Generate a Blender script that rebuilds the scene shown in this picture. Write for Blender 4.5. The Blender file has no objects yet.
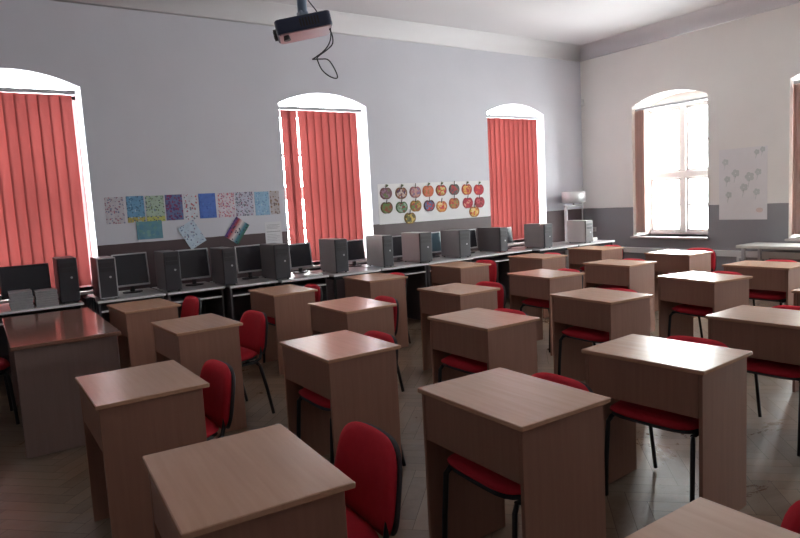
import bpy, bmesh, math, random
from mathutils import Vector, Matrix
random.seed(7)
PI = math.pi
sc = bpy.context.scene
COL = sc.collection

# ------------------------------------------------------------------ materials
def lin(c):
    return tuple(((v/255)/12.92 if v/255 <= .04045 else ((v/255+.055)/1.055)**2.4) for v in c)

def new_mat(name):
    m = bpy.data.materials.new(name); m.use_nodes = True
    nt = m.node_tree
    b = nt.nodes['Principled BSDF']
    return m, nt, b

def plain(name, col, rough=.5, metal=0., spec=.5, var=.08, scale=12., bump=0., coat=0.):
    """colour with a slight mottled variation"""
    m, nt, b = new_mat(name)
    tc = nt.nodes.new('ShaderNodeTexCoord')
    nz = nt.nodes.new('ShaderNodeTexNoise'); nz.inputs['Scale'].default_value = scale; nz.inputs['Detail'].default_value = 4
    nt.links.new(tc.outputs['Object'], nz.inputs['Vector'])
    mx = nt.nodes.new('ShaderNodeMix'); mx.data_type = 'RGBA'
    mx.inputs[6].default_value = (*[max(0, c*(1-var)) for c in col], 1)
    mx.inputs[7].default_value = (*[min(1, c*(1+var)) for c in col], 1)
    nt.links.new(nz.outputs['Fac'], mx.inputs[0])
    nt.links.new(mx.outputs[2], b.inputs['Base Color'])
    b.inputs['Roughness'].default_value = rough; b.inputs['Metallic'].default_value = metal
    b.inputs['Specular IOR Level'].default_value = spec
    b.inputs['Coat Weight'].default_value = coat
    if bump:
        bp = nt.nodes.new('ShaderNodeBump'); bp.inputs['Strength'].default_value = bump; bp.inputs['Distance'].default_value = .002
        nz2 = nt.nodes.new('ShaderNodeTexNoise'); nz2.inputs['Scale'].default_value = scale*20
        nt.links.new(tc.outputs['Object'], nz2.inputs['Vector'])
        nt.links.new(nz2.outputs['Fac'], bp.inputs['Height']); nt.links.new(bp.outputs[0], b.inputs['Normal'])
    return m

def wood(name, c1, c2, rough, axis='Y', spec=.5, coat=0.):
    """beech laminate: fine grain stretched along one axis, each copy shifted"""
    m, nt, b = new_mat(name)
    tc = nt.nodes.new('ShaderNodeTexCoord'); oi = nt.nodes.new('ShaderNodeObjectInfo')
    mp = nt.nodes.new('ShaderNodeMapping')
    s = {'X': (1.2, 22, 22), 'Y': (22, 1.2, 22), 'Z': (22, 22, 1.2)}[axis]
    mp.inputs['Scale'].default_value = s
    ad = nt.nodes.new('ShaderNodeVectorMath'); ad.operation = 'ADD'
    ml = nt.nodes.new('ShaderNodeVectorMath'); ml.operation = 'SCALE'; ml.inputs['Scale'].default_value = 37.
    nt.links.new(oi.outputs['Location'], ml.inputs[0])
    nt.links.new(tc.outputs['Object'], mp.inputs['Vector'])
    nt.links.new(mp.outputs[0], ad.inputs[0]); nt.links.new(ml.outputs[0], ad.inputs[1])
    nz = nt.nodes.new('ShaderNodeTexNoise'); nz.inputs['Scale'].default_value = 2.2; nz.inputs['Detail'].default_value = 6; nz.inputs['Distortion'].default_value = .35
    nt.links.new(ad.outputs[0], nz.inputs['Vector'])
    cr = nt.nodes.new('ShaderNodeValToRGB')
    cr.color_ramp.elements[0].position = .3; cr.color_ramp.elements[0].color = (*c1, 1)
    cr.color_ramp.elements[1].position = .72; cr.color_ramp.elements[1].color = (*c2, 1)
    nt.links.new(nz.outputs['Fac'], cr.inputs[0])
    nt.links.new(cr.outputs[0], b.inputs['Base Color'])
    b.inputs['Roughness'].default_value = rough; b.inputs['Specular IOR Level'].default_value = spec
    b.inputs['Coat Weight'].default_value = coat; b.inputs['Coat Roughness'].default_value = .15
    return m

def wall_paint(name, axis, plane, upper, lower, low_rough=.35):
    """lime-white wall above a dark oil-paint dado; the dado is only on the face towards the room"""
    m, nt, b = new_mat(name)
    N = nt.nodes.new; L = nt.links.new
    g = N('ShaderNodeNewGeometry'); sx = N('ShaderNodeSeparateXYZ'); L(g.outputs['Position'], sx.inputs[0])
    wob = N('ShaderNodeTexNoise'); wob.inputs['Scale'].default_value = 6; L(g.outputs['Position'], wob.inputs['Vector'])
    z = N('ShaderNodeMath'); z.operation = 'MULTIPLY_ADD'; z.inputs[1].default_value = .012; L(wob.outputs['Fac'], z.inputs[0]); L(sx.outputs['Z'], z.inputs[2])
    lt = N('ShaderNodeMath'); lt.operation = 'LESS_THAN'; lt.inputs[1].default_value = 1.275; L(z.outputs[0], lt.inputs[0])
    pl = N('ShaderNodeMath'); pl.operation = 'LESS_THAN'; pl.inputs[1].default_value = plane; L(sx.outputs[axis], pl.inputs[0])
    mk = N('ShaderNodeMath'); mk.operation = 'MULTIPLY'; L(lt.outputs[0], mk.inputs[0]); L(pl.outputs[0], mk.inputs[1])
    nz = N('ShaderNodeTexNoise'); nz.inputs['Scale'].default_value = 1.7; nz.inputs['Detail'].default_value = 6; L(g.outputs['Position'], nz.inputs['Vector'])
    up = N('ShaderNodeMix'); up.data_type = 'RGBA'
    up.inputs[6].default_value = (*[c*.94 for c in upper], 1); up.inputs[7].default_value = (*[min(1, c*1.04) for c in upper], 1)
    L(nz.outputs['Fac'], up.inputs[0])
    lo = N('ShaderNodeMix'); lo.data_type = 'RGBA'
    lo.inputs[6].default_value = (*[c*.85 for c in lower], 1); lo.inputs[7].default_value = (*[c*1.15 for c in lower], 1)
    L(nz.outputs['Fac'], lo.inputs[0])
    mx = N('ShaderNodeMix'); mx.data_type = 'RGBA'; L(mk.outputs[0], mx.inputs[0]); L(up.outputs[2], mx.inputs[6]); L(lo.outputs[2], mx.inputs[7])
    L(mx.outputs[2], b.inputs['Base Color'])
    r = N('ShaderNodeMath'); r.operation = 'MULTIPLY_ADD'; r.inputs[1].default_value = low_rough-.85; r.inputs[2].default_value = .85; L(mk.outputs[0], r.inputs[0])
    L(r.outputs[0], b.inputs['Roughness'])
    bp = N('ShaderNodeBump'); bp.inputs['Strength'].default_value = .12; bp.inputs['Distance'].default_value = .02
    n2 = N('ShaderNodeTexNoise'); n2.inputs['Scale'].default_value = 5; n2.inputs['Detail'].default_value = 5; L(g.outputs['Position'], n2.inputs['Vector'])
    L(n2.outputs['Fac'], bp.inputs['Height']); L(bp.outputs[0], b.inputs['Normal'])
    return m

def parquet_mat():
    m, nt, b = new_mat('worn_parquet')
    N = nt.nodes.new; L = nt.links.new
    g = N('ShaderNodeNewGeometry')
    cr = N('ShaderNodeValToRGB')
    e = cr.color_ramp.elements
    e[0].color = (*lin((100, 76, 58)), 1); e[1].color = (*lin((128, 102, 80)), 1)
    n = e.new(.5); n.color = (*lin((114, 90, 70)), 1)
    L(g.outputs['Random Per Island'], cr.inputs[0])
    nz = N('ShaderNodeTexNoise'); nz.inputs['Scale'].default_value = 1.7; nz.inputs['Detail'].default_value = 9; nz.inputs['Roughness'].default_value = .72; nz.inputs['Distortion'].default_value = .6
    L(g.outputs['Position'], nz.inputs['Vector'])
    r2 = N('ShaderNodeValToRGB'); r2.color_ramp.elements[0].position = .42; r2.color_ramp.elements[1].position = .66
    L(nz.outputs['Fac'], r2.inputs[0])
    ml = N('ShaderNodeMath'); ml.operation = 'MULTIPLY'; ml.inputs[1].default_value = .5; L(r2.outputs[0], ml.inputs[0])
    mx = N('ShaderNodeMix'); mx.data_type = 'RGBA'; mx.inputs[7].default_value = (*lin((146, 138, 126)), 1)   # worn, dusty patches
    L(ml.outputs[0], mx.inputs[0]); L(cr.outputs[0], mx.inputs[6])
    L(mx.outputs[2], b.inputs['Base Color'])
    rr = N('ShaderNodeMath'); rr.operation = 'MULTIPLY_ADD'; rr.inputs[1].default_value = .35; rr.inputs[2].default_value = .14
    L(nz.outputs['Fac'], rr.inputs[0]); L(rr.outputs[0], b.inputs['Roughness'])
    bp = N('ShaderNodeBump'); bp.inputs['Strength'].default_value = .4; bp.inputs['Distance'].default_value = .008
    L(nz.outputs['Fac'], bp.inputs['Height']); L(bp.outputs[0], b.inputs['Normal'])
    return m

def blind_mat(name, col, trans):
    """woven vertical-blind fabric: part of the daylight comes through"""
    m, nt, b = new_mat(name)
    N = nt.nodes.new; L = nt.links.new
    out = nt.nodes['Material Output']; nt.nodes.remove(b)
    d = N('ShaderNodeBsdfDiffuse'); t = N('ShaderNodeBsdfTranslucent'); mx = N('ShaderNodeMixShader')
    tc = N('ShaderNodeTexCoord'); nz = N('ShaderNodeTexNoise'); nz.inputs['Scale'].default_value = 60; L(tc.outputs['Object'], nz.inputs['Vector'])
    g = N('ShaderNodeNewGeometry')
    ad = N('ShaderNodeMath'); ad.operation = 'MULTIPLY_ADD'; ad.inputs[1].default_value = .25; L(nz.outputs['Fac'], ad.inputs[0])
    rs = N('ShaderNodeMath'); rs.operation = 'MULTIPLY'; rs.inputs[1].default_value = .6; L(g.outputs['Random Per Island'], rs.inputs[0]); L(rs.outputs[0], ad.inputs[2])
    cm = N('ShaderNodeMix'); cm.data_type = 'RGBA'
    cm.inputs[6].default_value = (*[c*.86 for c in col], 1); cm.inputs[7].default_value = (*[min(1, c*1.1) for c in col], 1)
    L(ad.outputs[0], cm.inputs[0])
    L(cm.outputs[2], d.inputs[0])
    dk = N('ShaderNodeMix'); dk.data_type = 'RGBA'; dk.inputs[0].default_value = 1.; dk.blend_type = 'MULTIPLY'; dk.inputs[7].default_value = (trans, trans, trans, 1)
    L(cm.outputs[2], dk.inputs[6]); L(dk.outputs[2], t.inputs[0])
    mx.inputs[0].default_value = .5
    L(d.outputs[0], mx.inputs[1]); L(t.outputs[0], mx.inputs[2]); L(mx.outputs[0], out.inputs[0])
    return m

def glass_mat():
    m, nt, b = new_mat('window_glass')
    out = nt.nodes['Material Output']; nt.nodes.remove(b)
    t = nt.nodes.new('ShaderNodeBsdfTransparent'); t.inputs[0].default_value = (.95, .97, .96, 1)
    gl = nt.nodes.new('ShaderNodeBsdfGlossy'); gl.inputs['Roughness'].default_value = .02
    mx = nt.nodes.new('ShaderNodeMixShader'); mx.inputs[0].default_value = .06
    nt.links.new(t.outputs[0], mx.inputs[1]); nt.links.new(gl.outputs[0], mx.inputs[2]); nt.links.new(mx.outputs[0], out.inputs[0])
    return m

def speckle(name, base, dots, scale=38., thr=.36, band=None):
    """child's drawing: dabs of colour over a painted ground, optional band of another colour along the bottom"""
    m, nt, b = new_mat(name)
    N = nt.nodes.new; L = nt.links.new
    tc = N('ShaderNodeTexCoord')
    v = N('ShaderNodeTexVoronoi'); v.inputs['Scale'].default_value = scale; L(tc.outputs['Object'], v.inputs['Vector'])
    lt = N('ShaderNodeMath'); lt.operation = 'LESS_THAN'; lt.inputs[1].default_value = thr; L(v.outputs['Distance'], lt.inputs[0])
    sep = N('ShaderNodeSeparateColor'); L(v.outputs['Color'], sep.inputs[0])
    cr = N('ShaderNodeValToRGB'); cr.color_ramp.interpolation = 'CONSTANT'
    e = cr.color_ramp.elements
    dots = [tuple(.68*c[i]+.32*base[i] for i in range(3)) for c in dots]
    for k, c in enumerate(dots):
        el = e[k] if k < 2 else e.new(k/len(dots))
        el.position = k/len(dots); el.color = (*lin(c), 1)
    L(sep.outputs[0], cr.inputs[0])
    nz = N('ShaderNodeTexNoise'); nz.inputs['Scale'].default_value = 14; nz.inputs['Detail'].default_value = 4; L(tc.outputs['Object'], nz.inputs['Vector'])
    g = N('ShaderNodeMix'); g.data_type = 'RGBA'
    bl = lin(base)
    g.inputs[6].default_value = (*[c*.72 for c in bl], 1); g.inputs[7].default_value = (*[min(1, c*1.25) for c in bl], 1)
    L(nz.outputs['Fac'], g.inputs[0])
    src = g.outputs[2]
    if band:
        s = N('ShaderNodeSeparateXYZ'); L(tc.outputs['Object'], s.inputs[0])
        bm_ = N('ShaderNodeMath'); bm_.operation = 'LESS_THAN'; bm_.inputs[1].default_value = -.09; L(s.outputs['Z'], bm_.inputs[0])
        g2 = N('ShaderNodeMix'); g2.data_type = 'RGBA'; L(bm_.outputs[0], g2.inputs[0]); L(src, g2.inputs[6]); g2.inputs[7].default_value = (*lin(band), 1)
        src = g2.outputs[2]
    mx = N('ShaderNodeMix'); mx.data_type = 'RGBA'; L(lt.outputs[0], mx.inputs[0]); L(src, mx.inputs[6]); L(cr.outputs[0], mx.inputs[7])
    L(mx.outputs[2], b.inputs['Base Color']); b.inputs['Roughness'].default_value = .7
    return m

def stripes(name, cols, dots):
    """diagonal-free colour stripes across the sheet with dark figures"""
    m, nt, b = new_mat(name)
    N = nt.nodes.new; L = nt.links.new
    tc = N('ShaderNodeTexCoord'); s = N('ShaderNodeSeparateXYZ'); L(tc.outputs['Object'], s.inputs[0])
    mp = N('ShaderNodeMapRange'); mp.inputs['From Min'].default_value = -.1; mp.inputs['From Max'].default_value = .1; L(s.outputs['X'], mp.inputs['Value'])
    cr = N('ShaderNodeValToRGB'); e = cr.color_ramp.elements
    for k, c in enumerate(cols):
        el = e[k] if k < 2 else e.new(k/(len(cols)-1))
        el.position = k/(len(cols)-1); el.color = (*lin(c), 1)
    L(mp.outputs[0], cr.inputs[0])
    v = N('ShaderNodeTexVoronoi'); v.inputs['Scale'].default_value = 30; L(tc.outputs['Object'], v.inputs['Vector'])
    lt = N('ShaderNodeMath'); lt.operation = 'LESS_THAN'; lt.inputs[1].default_value = .3; L(v.outputs['Distance'], lt.inputs[0])
    mx = N('ShaderNodeMix'); mx.data_type = 'RGBA'; L(lt.outputs[0], mx.inputs[0]); L(cr.outputs[0], mx.inputs[6]); mx.inputs[7].default_value = (*lin(dots), 1)
    L(mx.outputs[2], b.inputs['Base Color']); b.inputs['Roughness'].default_value = .7
    return m

M = {}
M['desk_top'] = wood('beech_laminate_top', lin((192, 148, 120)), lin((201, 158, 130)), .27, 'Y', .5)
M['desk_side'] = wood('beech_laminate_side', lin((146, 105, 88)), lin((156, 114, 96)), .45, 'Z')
M['desk_edge'] = wood('beech_edge_band', lin((150, 104, 72)), lin((166, 118, 84)), .4, 'Y')
M['teacher_top'] = wood('brown_gloss_laminate', lin((132, 96, 82)), lin((144, 108, 92)), .13, 'Y', .6)
M['teacher_side'] = wood('grey_brown_laminate', lin((142, 120, 114)), lin((150, 128, 122)), .35, 'Z')
M['red'] = plain('red_upholstery', lin((200, 46, 60)), .85, spec=.2, var=.1, scale=30, bump=.3)
M['black_plastic'] = plain('black_plastic', lin((56, 54, 58)), .45)
M['black_metal'] = plain('black_steel_tube', lin((40, 40, 43)), .35, metal=.3)
M['grey_laminate'] = plain('grey_laminate', lin((178, 176, 178)), .3, var=.05)
M['white_edge'] = plain('pale_edge_band', lin((236, 234, 234)), .4)
M['dark_board'] = plain('dark_grey_board', lin((104, 98, 102)), .5)
M['tower_black'] = plain('black_tower_plastic', lin((62, 61, 66)), .4)
M['tower_grey'] = plain('grey_tower_steel', lin((168, 162, 160)), .4, var=.04)
M['tower_dim'] = plain('dark_grey_tower_steel', lin((108, 103, 104)), .42, var=.04)
M['tower_pale'] = plain('pale_tower_steel', lin((206, 205, 204)), .4, var=.04)
M['silver'] = plain('silver_plastic', lin((190, 190, 194)), .35, metal=.2)
M['screen'] = plain('dark_screen', lin((60, 60, 66)), .25, var=.04)
M['screen_blue'] = plain('bluish_screen', lin((90, 112, 124)), .2, var=.04)
M['white_paint'] = plain('white_window_paint', lin((200, 192, 190)), .45, var=.03)
M['white_plastic'] = plain('white_plastic', lin((226, 226, 224)), .4, var=.03)
M['paper'] = plain('white_paper', lin((222, 222, 226)), .8, var=.03)
M['backing'] = plain('white_backing_sheet', lin((236, 235, 236)), .75, var=.03)
M['grey_paper'] = plain('grey_paper_stack', lin((160, 158, 160)), .8, var=.15, scale=40)
M['chrome'] = plain('brushed_chrome', lin((222, 224, 226)), .42, metal=.45)
M['ceiling'] = plain('white_ceiling_paint', lin((226, 224, 226)), .9, var=.03, scale=.8)
M['wall_room'] = plain('white_wall_paint', lin((226, 225, 230)), .9, var=.04, scale=1.5)
M['navy'] = plain('navy_plastic', lin((58, 66, 92)), .4)
M['projector_bottom'] = plain('underside_reflection_tint', lin((176, 146, 152)), .3)  # pink cast painted in for the red blinds' reflection
M['pole_blue'] = plain('pale_blue_metal', lin((150, 170, 190)), .4)
M['dark_glass'] = plain('lens_glass', lin((25, 28, 40)), .08)
M['cable'] = plain('dark_cable', lin((50, 50, 54)), .5)
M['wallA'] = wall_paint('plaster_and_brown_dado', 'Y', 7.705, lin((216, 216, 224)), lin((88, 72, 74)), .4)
M['wallB'] = wall_paint('plaster_and_dado_glare_lifted', 'X', 9.255, lin((244, 242, 238)), lin((146, 146, 150)), .4)  # plaster and dado lightened from wallA's paints to imitate window glare
M['wallR'] = wall_paint('plaster_and_brown_dado_rear', 'Z', 99., lin((196, 194, 198)), lin((88, 72, 74)), .4)
M['floor'] = parquet_mat()
M['floor_gap'] = plain('dark_floor_joint', lin((74, 60, 48)), .8)
M['blind'] = blind_mat('red_blind_fabric', lin((200, 102, 98)), .10)
M['blind_pale'] = blind_mat('pale_pink_blind_fabric', lin((232, 208, 200)), .75)
M['glass'] = glass_mat()
M['bench'] = plain('pale_bench_top', lin((214, 214, 208)), .3, var=.03)

# ------------------------------------------------------------------ mesh helpers
class MB:
    def __init__(self): self.bm = bmesh.new(); self.mi = 0
    def _fin(self, faces, smooth=False):
        for f in faces: f.material_index = self.mi; f.smooth = smooth
    def box(self, x0, x1, y0, y1, z0, z1, bevel=0., mat=None, seg=1):
        b = bmesh.new()
        bmesh.ops.create_cube(b, size=1)
        for v in b.verts: v.co = Vector(((x0+x1)/2+v.co.x*(x1-x0), (y0+y1)/2+v.co.y*(y1-y0), (z0+z1)/2+v.co.z*(z1-z0)))
        if bevel: bmesh.ops.bevel(b, geom=b.edges[:], offset=bevel, segments=seg, affect='EDGES', profile=.5)
        self.merge(b, mat); return self
    def merge(self, b, mat=None, smooth=None):
        if mat is not None: b.transform(mat)
        for f in b.faces:
            f.material_index = self.mi
            if smooth is not None: f.smooth = smooth
        me = bpy.data.meshes.new('tmp'); b.to_mesh(me); b.free()
        self.bm.from_mesh(me); bpy.data.meshes.remove(me)
    def tube(self, pts, r, n=8, ry=None, closed=False):
        """swept round or oval tube"""
        pts = [Vector(p) for p in pts]; ry = ry or r
        b = bmesh.new(); rings = []
        up = None
        for i, p in enumerate(pts):
            a = pts[i-1] if (i > 0 or closed) else p
            c = pts[(i+1) % len(pts)] if (i < len(pts)-1 or closed) else p
            t = (c-a).normalized()
            if up is None: up = t.orthogonal().normalized() if abs(t.z) > .99 else Vector((0, 0, 1)).cross(t).normalized()
            up = (up-t*up.dot(t)).normalized(); s = t.cross(up)
            rings.append([b.verts.new(p+up*math.cos(k*2*PI/n)*r+s*math.sin(k*2*PI/n)*ry) for k in range(n)])
        for i in range(len(rings)-(0 if closed else 1)):
            A, B = rings[i], rings[(i+1) % len(rings)]
            for k in range(n): b.faces.new((A[k], A[(k+1) % n], B[(k+1) % n], B[k]))
        if not closed:
            b.faces.new(rings[0][::-1]); b.faces.new(rings[-1])
        for f in b.faces: f.smooth = len(f.verts) == 4
        self.merge(b); return self
    def cyl(self, c, r0, r1, h, n=20, mat=None):
        b = bmesh.new(); bmesh.ops.create_cone(b, cap_ends=True, segments=n, radius1=r0, radius2=r1, depth=h)
        b.transform(Matrix.Translation(Vector(c)+Vector((0, 0, h/2))))
        for f in b.faces: f.smooth = len(f.verts) == 4
        self.merge(b, mat); return self
    def prism(self, outline, h, mat=None, bevel=0.):
        """polygon in x,y pushed up by h"""
        b = bmesh.new()
        vs = [b.verts.new((p[0], p[1], 0)) for p in outline]
        f = b.faces.new(vs); f.normal_update()
        r = bmesh.ops.extrude_face_region(b, geom=[f])
        for v in r['geom']:
            if isinstance(v, bmesh.types.BMVert): v.co.z += h
        bmesh.ops.recalc_face_normals(b, faces=b.faces[:])
        if bevel: bmesh.ops.bevel(b, geom=b.edges[:], offset=bevel, segments=1, affect='EDGES')
        self.merge(b, mat); return self
    def pad(self, w, h, t, n=10, sq=4., crown=.35, taper=0., bend=0., mat=None):
        """cushion in the x(width) / y(height) plane, thickness t in z, rounded outline"""
        b = bmesh.new()
        def P(u, v, side):
            # square to squircle
            e = max(abs(u), abs(v))
            if e > 1e-6:
                L = (abs(u)**sq+abs(v)**sq)**(1/sq); k = e/L
            else: k = 1
            X, Y = u*k, v*k
            z = t*.5*(1-crown*e**4) if e < .999 else 0
            return Vector((X*w/2*(1-taper*Y), Y*h/2, side*z+bend*(X*X-.4)))
        g = {}
        for side in (1, -1):
            for i in range(n+1):
                for j in range(n+1):
                    u, v = -1+2*i/n, -1+2*j/n
                    if side == -1 and (i in (0, n) or j in (0, n)): g[side, i, j] = g[1, i, j]; continue
                    g[side, i, j] = b.verts.new(P(u, v, side))
        for side in (1, -1):
            for i in range(n):
                for j in range(n):
                    q = [g[side, i, j], g[side, i+1, j], g[side, i+1, j+1], g[side, i, j+1]]
                    b.faces.new(q if side == 1 else q[::-1])
        self.merge(b, mat, True); return self
    def build(self, name, mats, parent=None, loc=None):
        me = bpy.data.meshes.new(name); self.bm.to_mesh(me); self.bm.free()
        for m in (mats if isinstance(mats, (list, tuple)) else [mats]): me.materials.append(m)
        o = bpy.data.objects.new(name, me); COL.objects.link(o)
        if parent is not None: o.parent = parent
        if loc is not None: o.location = loc
        return o

def tag(o, label=None, cat=None, group=None, kind=None):
    if label: o['label'] = label
    if cat: o['category'] = cat
    if group: o['group'] = group
    if kind: o['kind'] = kind
    return o
def empty(name, loc, rz=0., label=None, cat=None, group=None):
    o = bpy.data.objects.new(name, None); o.empty_display_size = .1; COL.objects.link(o)
    o.location = loc; o.rotation_euler = (0, 0, rz)
    return tag(o, label, cat, group)
def dup(root, loc, rz, label=None, group=None):
    def cp(o, parent):
        c = o.copy(); COL.objects.link(c)
        if parent is not None: c.parent = parent
        for ch in o.children: cp(ch, c)
        return c
    r = cp(root, None); r.location = loc; r.rotation_euler = (0, 0, rz)
    if label: r['label'] = label
    if group: r['group'] = group
    return r
def struct(o, label=None): o['kind'] = 'structure'; return o

# ------------------------------------------------------------------ the room
WA, WB = 7.70, 9.25          # long window wall (y) and side window wall (x)
XL, YR = -3.2, -2.4          # the walls behind the camera
CH = 4.10; DEEP = .58
SPRING, RISE, SILL = 2.93, .15, .78

def spring_of(a): return SPRING+(.07 if abs(a+.2) < .01 else 0.)     # the first window head sits a little higher
def window_wall(wins, length0, length1, top=CH):
    """wall in local coordinates: u along, thickness in +v, z up; openings with segmental arches"""
    mb = MB()
    def put(u0, u1, z0, z1): mb.box(u0, u1, 0, DEEP, z0, z1)
    cur = length0
    for (a, b_) in sorted(wins):
        put(cur, a, 0, top); put(a, b_, 0, SILL)
        pts = [(a, top), (b_, top)]
        n = 14
        for k in range(n+1):
            u = b_+(a-b_)*k/n; s = 2*k/n-1
            pts.append((u, spring_of(a)+RISE*(1-s*s)))
        mb.prism(pts, DEEP, Matrix(((1, 0, 0, 0), (0, 0, -1, DEEP), (0, 1, 0, 0), (0, 0, 0, 1))))
        cur = b_
    put(cur, length1, 0, top)
    return mb
winA = [(-.2, 1.1), (3.40, 4.72), (6.98, 8.28)]
winB = [(5.34, 6.65), (2.88, 4.19), (.42, 1.73)]  # last opening is unseen, added to let in more daylight
o = struct(window_wall(winA, XL-DEEP, WB+DEEP).build('wall_back', M['wallA'])); o.location = (0, WA, 0)
# side wall: u runs along -y, thickness towards +x
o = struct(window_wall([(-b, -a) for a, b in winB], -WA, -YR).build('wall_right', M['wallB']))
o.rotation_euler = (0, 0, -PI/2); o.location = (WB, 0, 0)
struct(MB().box(XL-.3, XL, YR-.3, WA, 0, CH).build('wall_left', M['wallR']))
struct(MB().box(XL, WB+DEEP, YR-.3, YR, 0, CH).build('wall_front', M['wallR']))

# vaulted edge: the ceiling rounds down into the walls
mb = MB()
mb.box(XL-.3, WB+DEEP, YR-.3, WA+DEEP, CH, CH+.2)
struct(mb.build('ceiling', M['ceiling']))
def cove(name, p0, p1, inward, r=.22):
    b = MB(); bm = bmesh.new(); n = 14; rows = []
    for p in (p0, p1):
        row = [bm.verts.new((p[0]-.004*inward[0], p[1]-.004*inward[1], CH+.01))]
        for k in range(n+1):
            a = k/n*PI/2
            d = r*(1-math.sin(a)); h = r*(1-math.cos(a))
            row.append(bm.verts.new((p[0]+inward[0]*d, p[1]+inward[1]*d, CH-h)))
        rows.append(row)
    A, B = rows
    for k in range(len(A)): bm.faces.new((A[k], A[(k+1) % len(A)], B[(k+1) % len(A)], B[k]))
    bm.faces.new(A[::-1]); bm.faces.new(B)
    bmesh.ops.recalc_face_normals(bm, faces=bm.faces[:])
    for f in bm.faces: f.smooth = len(f.verts) == 4
    b.merge(bm)
    return struct(b.build(name, M['ceiling']))
cove('trim_1', (XL, WA), (WB, WA), (0, -1)); cove('trim_2', (WB, YR), (WB, WA), (-1, 0))
cove('trim_3', (XL, YR), (XL, WA), (1, 0)); cove('trim_4', (XL, YR), (WB, YR), (0, 1))

# herringbone parquet
def floor():
    bm = bmesh.new()
    x0, x1, y0, y1 = XL-.3, WB+DEEP, YR-.3, WA+DEEP
    vs = [bm.verts.new(p) for p in ((x0, y0, -.004), (x1, y0, -.004), (x1, y1, -.004), (x0, y1, -.004))]
    f = bm.faces.new(vs); f.material_index = 1
    lo = [bm.verts.new(p) for p in ((x0, y0, -.12), (x1, y0, -.12), (x1, y1, -.12), (x0, y1, -.12))]
    for i in range(4):
        f = bm.faces.new((lo[i], lo[(i+1) % 4], vs[(i+1) % 4], vs[i])); f.material_index = 1
    f = bm.faces.new(lo[::-1]); f.material_index = 1
    w, n = .095, 5; L = w*n; g = .0011
    c, s = math.cos(PI/4), math.sin(PI/4)
    R_ = 150
    def quad(a0, a1, b0, b1):
        cx, cy = (a0+a1)/2, (b0+b1)/2
        X, Y = c*cx-s*cy+3, s*cx+c*cy+3
        if not (XL-.1 < X < WB+.15 and YR-.1 < Y < WA+.15): return
        q = []
        for a, b in ((a0+g, b0+g), (a1-g, b0+g), (a1-g, b1-g), (a0+g, b1-g)):
            q.append(bm.verts.new((min(max(c*a-s*b+3, XL-.05), WB+.05), min(max(s*a+c*b+3, YR-.05), WA+.05), 0)))
        bm.faces.new(q)
    for i in range(-R_, R_):
        for k in range(-20, 21):
            # herringbone: horizontal and vertical planks stepping along the diagonal
            ax, ay = i*w+k*2*L, i*w
            if abs(ax) > 13 or abs(ay) > 13: continue
            quad(ax, ax+L, ay, ay+w)
            quad(ax+L, ax+L+w, ay-L+w, ay+w)
    me = bpy.data.meshes.new('floor'); bm.to_mesh(me); bm.free()
    me.materials.append(M['floor']); me.materials.append(M['floor_gap'])
    o = bpy.data.objects.new('floor', me); COL.objects.link(o); return struct(o)
floor()

# windows: white timber frames with glass, set deep in the wall
def make_window(name, w, arch, loc, rz, SPRING=SPRING):
    """local: u across from 0 to w, v depth outward, z up"""
    r = empty(name, loc, rz); r['kind'] = 'structure'
    v0, v1 = .42, .50; top = SPRING-.03
    f = MB(); fw = .055
    f.box(0, fw, v0, v1, SILL, top, .006); f.box(w-fw, w, v0, v1, SILL, top, .006)
    f.box(0, w, v0, v1, SILL, SILL+.06, .006); f.box(0, w, v0, v1, top-.05, top+.02, .006)
    m = w/2
    f.box(m-.05, m+.05, v0-.02, v1, SILL+.03, top-.02, .008)
    f.box(fw, w-fw, v0-.026, v1-.004, 1.72, 1.82, .008)                 # transom
    for z in (1.275, 2.30): f.box(fw, w-fw, v0+.02, v1-.02, z-.018, z+.018, .004)
    for a, b in ((fw, m-.05), (m+.05, w-fw)):                     # casement stiles
        for z0, z1 in ((SILL+.06, 1.72), (1.82, top-.05)):
            f.box(a, a+.035, v0+.01, v1-.01, z0, z1, .004); f.box(b-.035, b, v0+.01, v1-.01, z0, z1, .004)
            f.box(a, b, v0+.01, v1-.01, z0, z0+.035, .004); f.box(a, b, v0+.01, v1-.01, z1-.035, z1, .004)
    fr = struct(f.build('window_frame', M['white_paint'], r))
    def arch_pts(z0, inset=0.):
        p = [(inset, z0), (w-inset, z0)]; n = 14
        for k in range(n+1):
            s = 2*k/n-1; u = w-inset+(2*inset-w)*k/n
            p.append((u, SPRING+RISE*(1-s*s)-inset*.4))
        return p
    rot = lambda v: Matrix(((1, 0, 0, 0), (0, 0, -1, v), (0, 1, 0, 0), (0, 0, 0, 1)))
    if arch == 'glass':
        g = MB().prism(arch_pts(top+.02), .008, rot(.47)); g.box(.01, w-.01, .455, .463, SILL+.03, top)
    else:
        g = MB().box(.01, w-.01, .455, .463, SILL+.03, top)
        t = MB().prism(arch_pts(top+.02), .10, rot(.53))
        struct(t.build('head_panel', M['white_paint'], r))
    struct(g.build('pane', M['glass'], r))
    s = MB().box(-.02, w+.02, -.07, v0+.02, SILL-.035, SILL, .008)
    struct(s.build('window_sill', M['white_paint'], r))
    return r
for i, (a, b) in enumerate(winA): make_window(f'window_{i+1}', b-a, 'glass', (a, WA, 0), 0, spring_of(a))
for i, (a, b) in enumerate(winB): make_window(f'window_{i+4}', b-a, 'plaster', (WB, b, 0), -PI/2)

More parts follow.
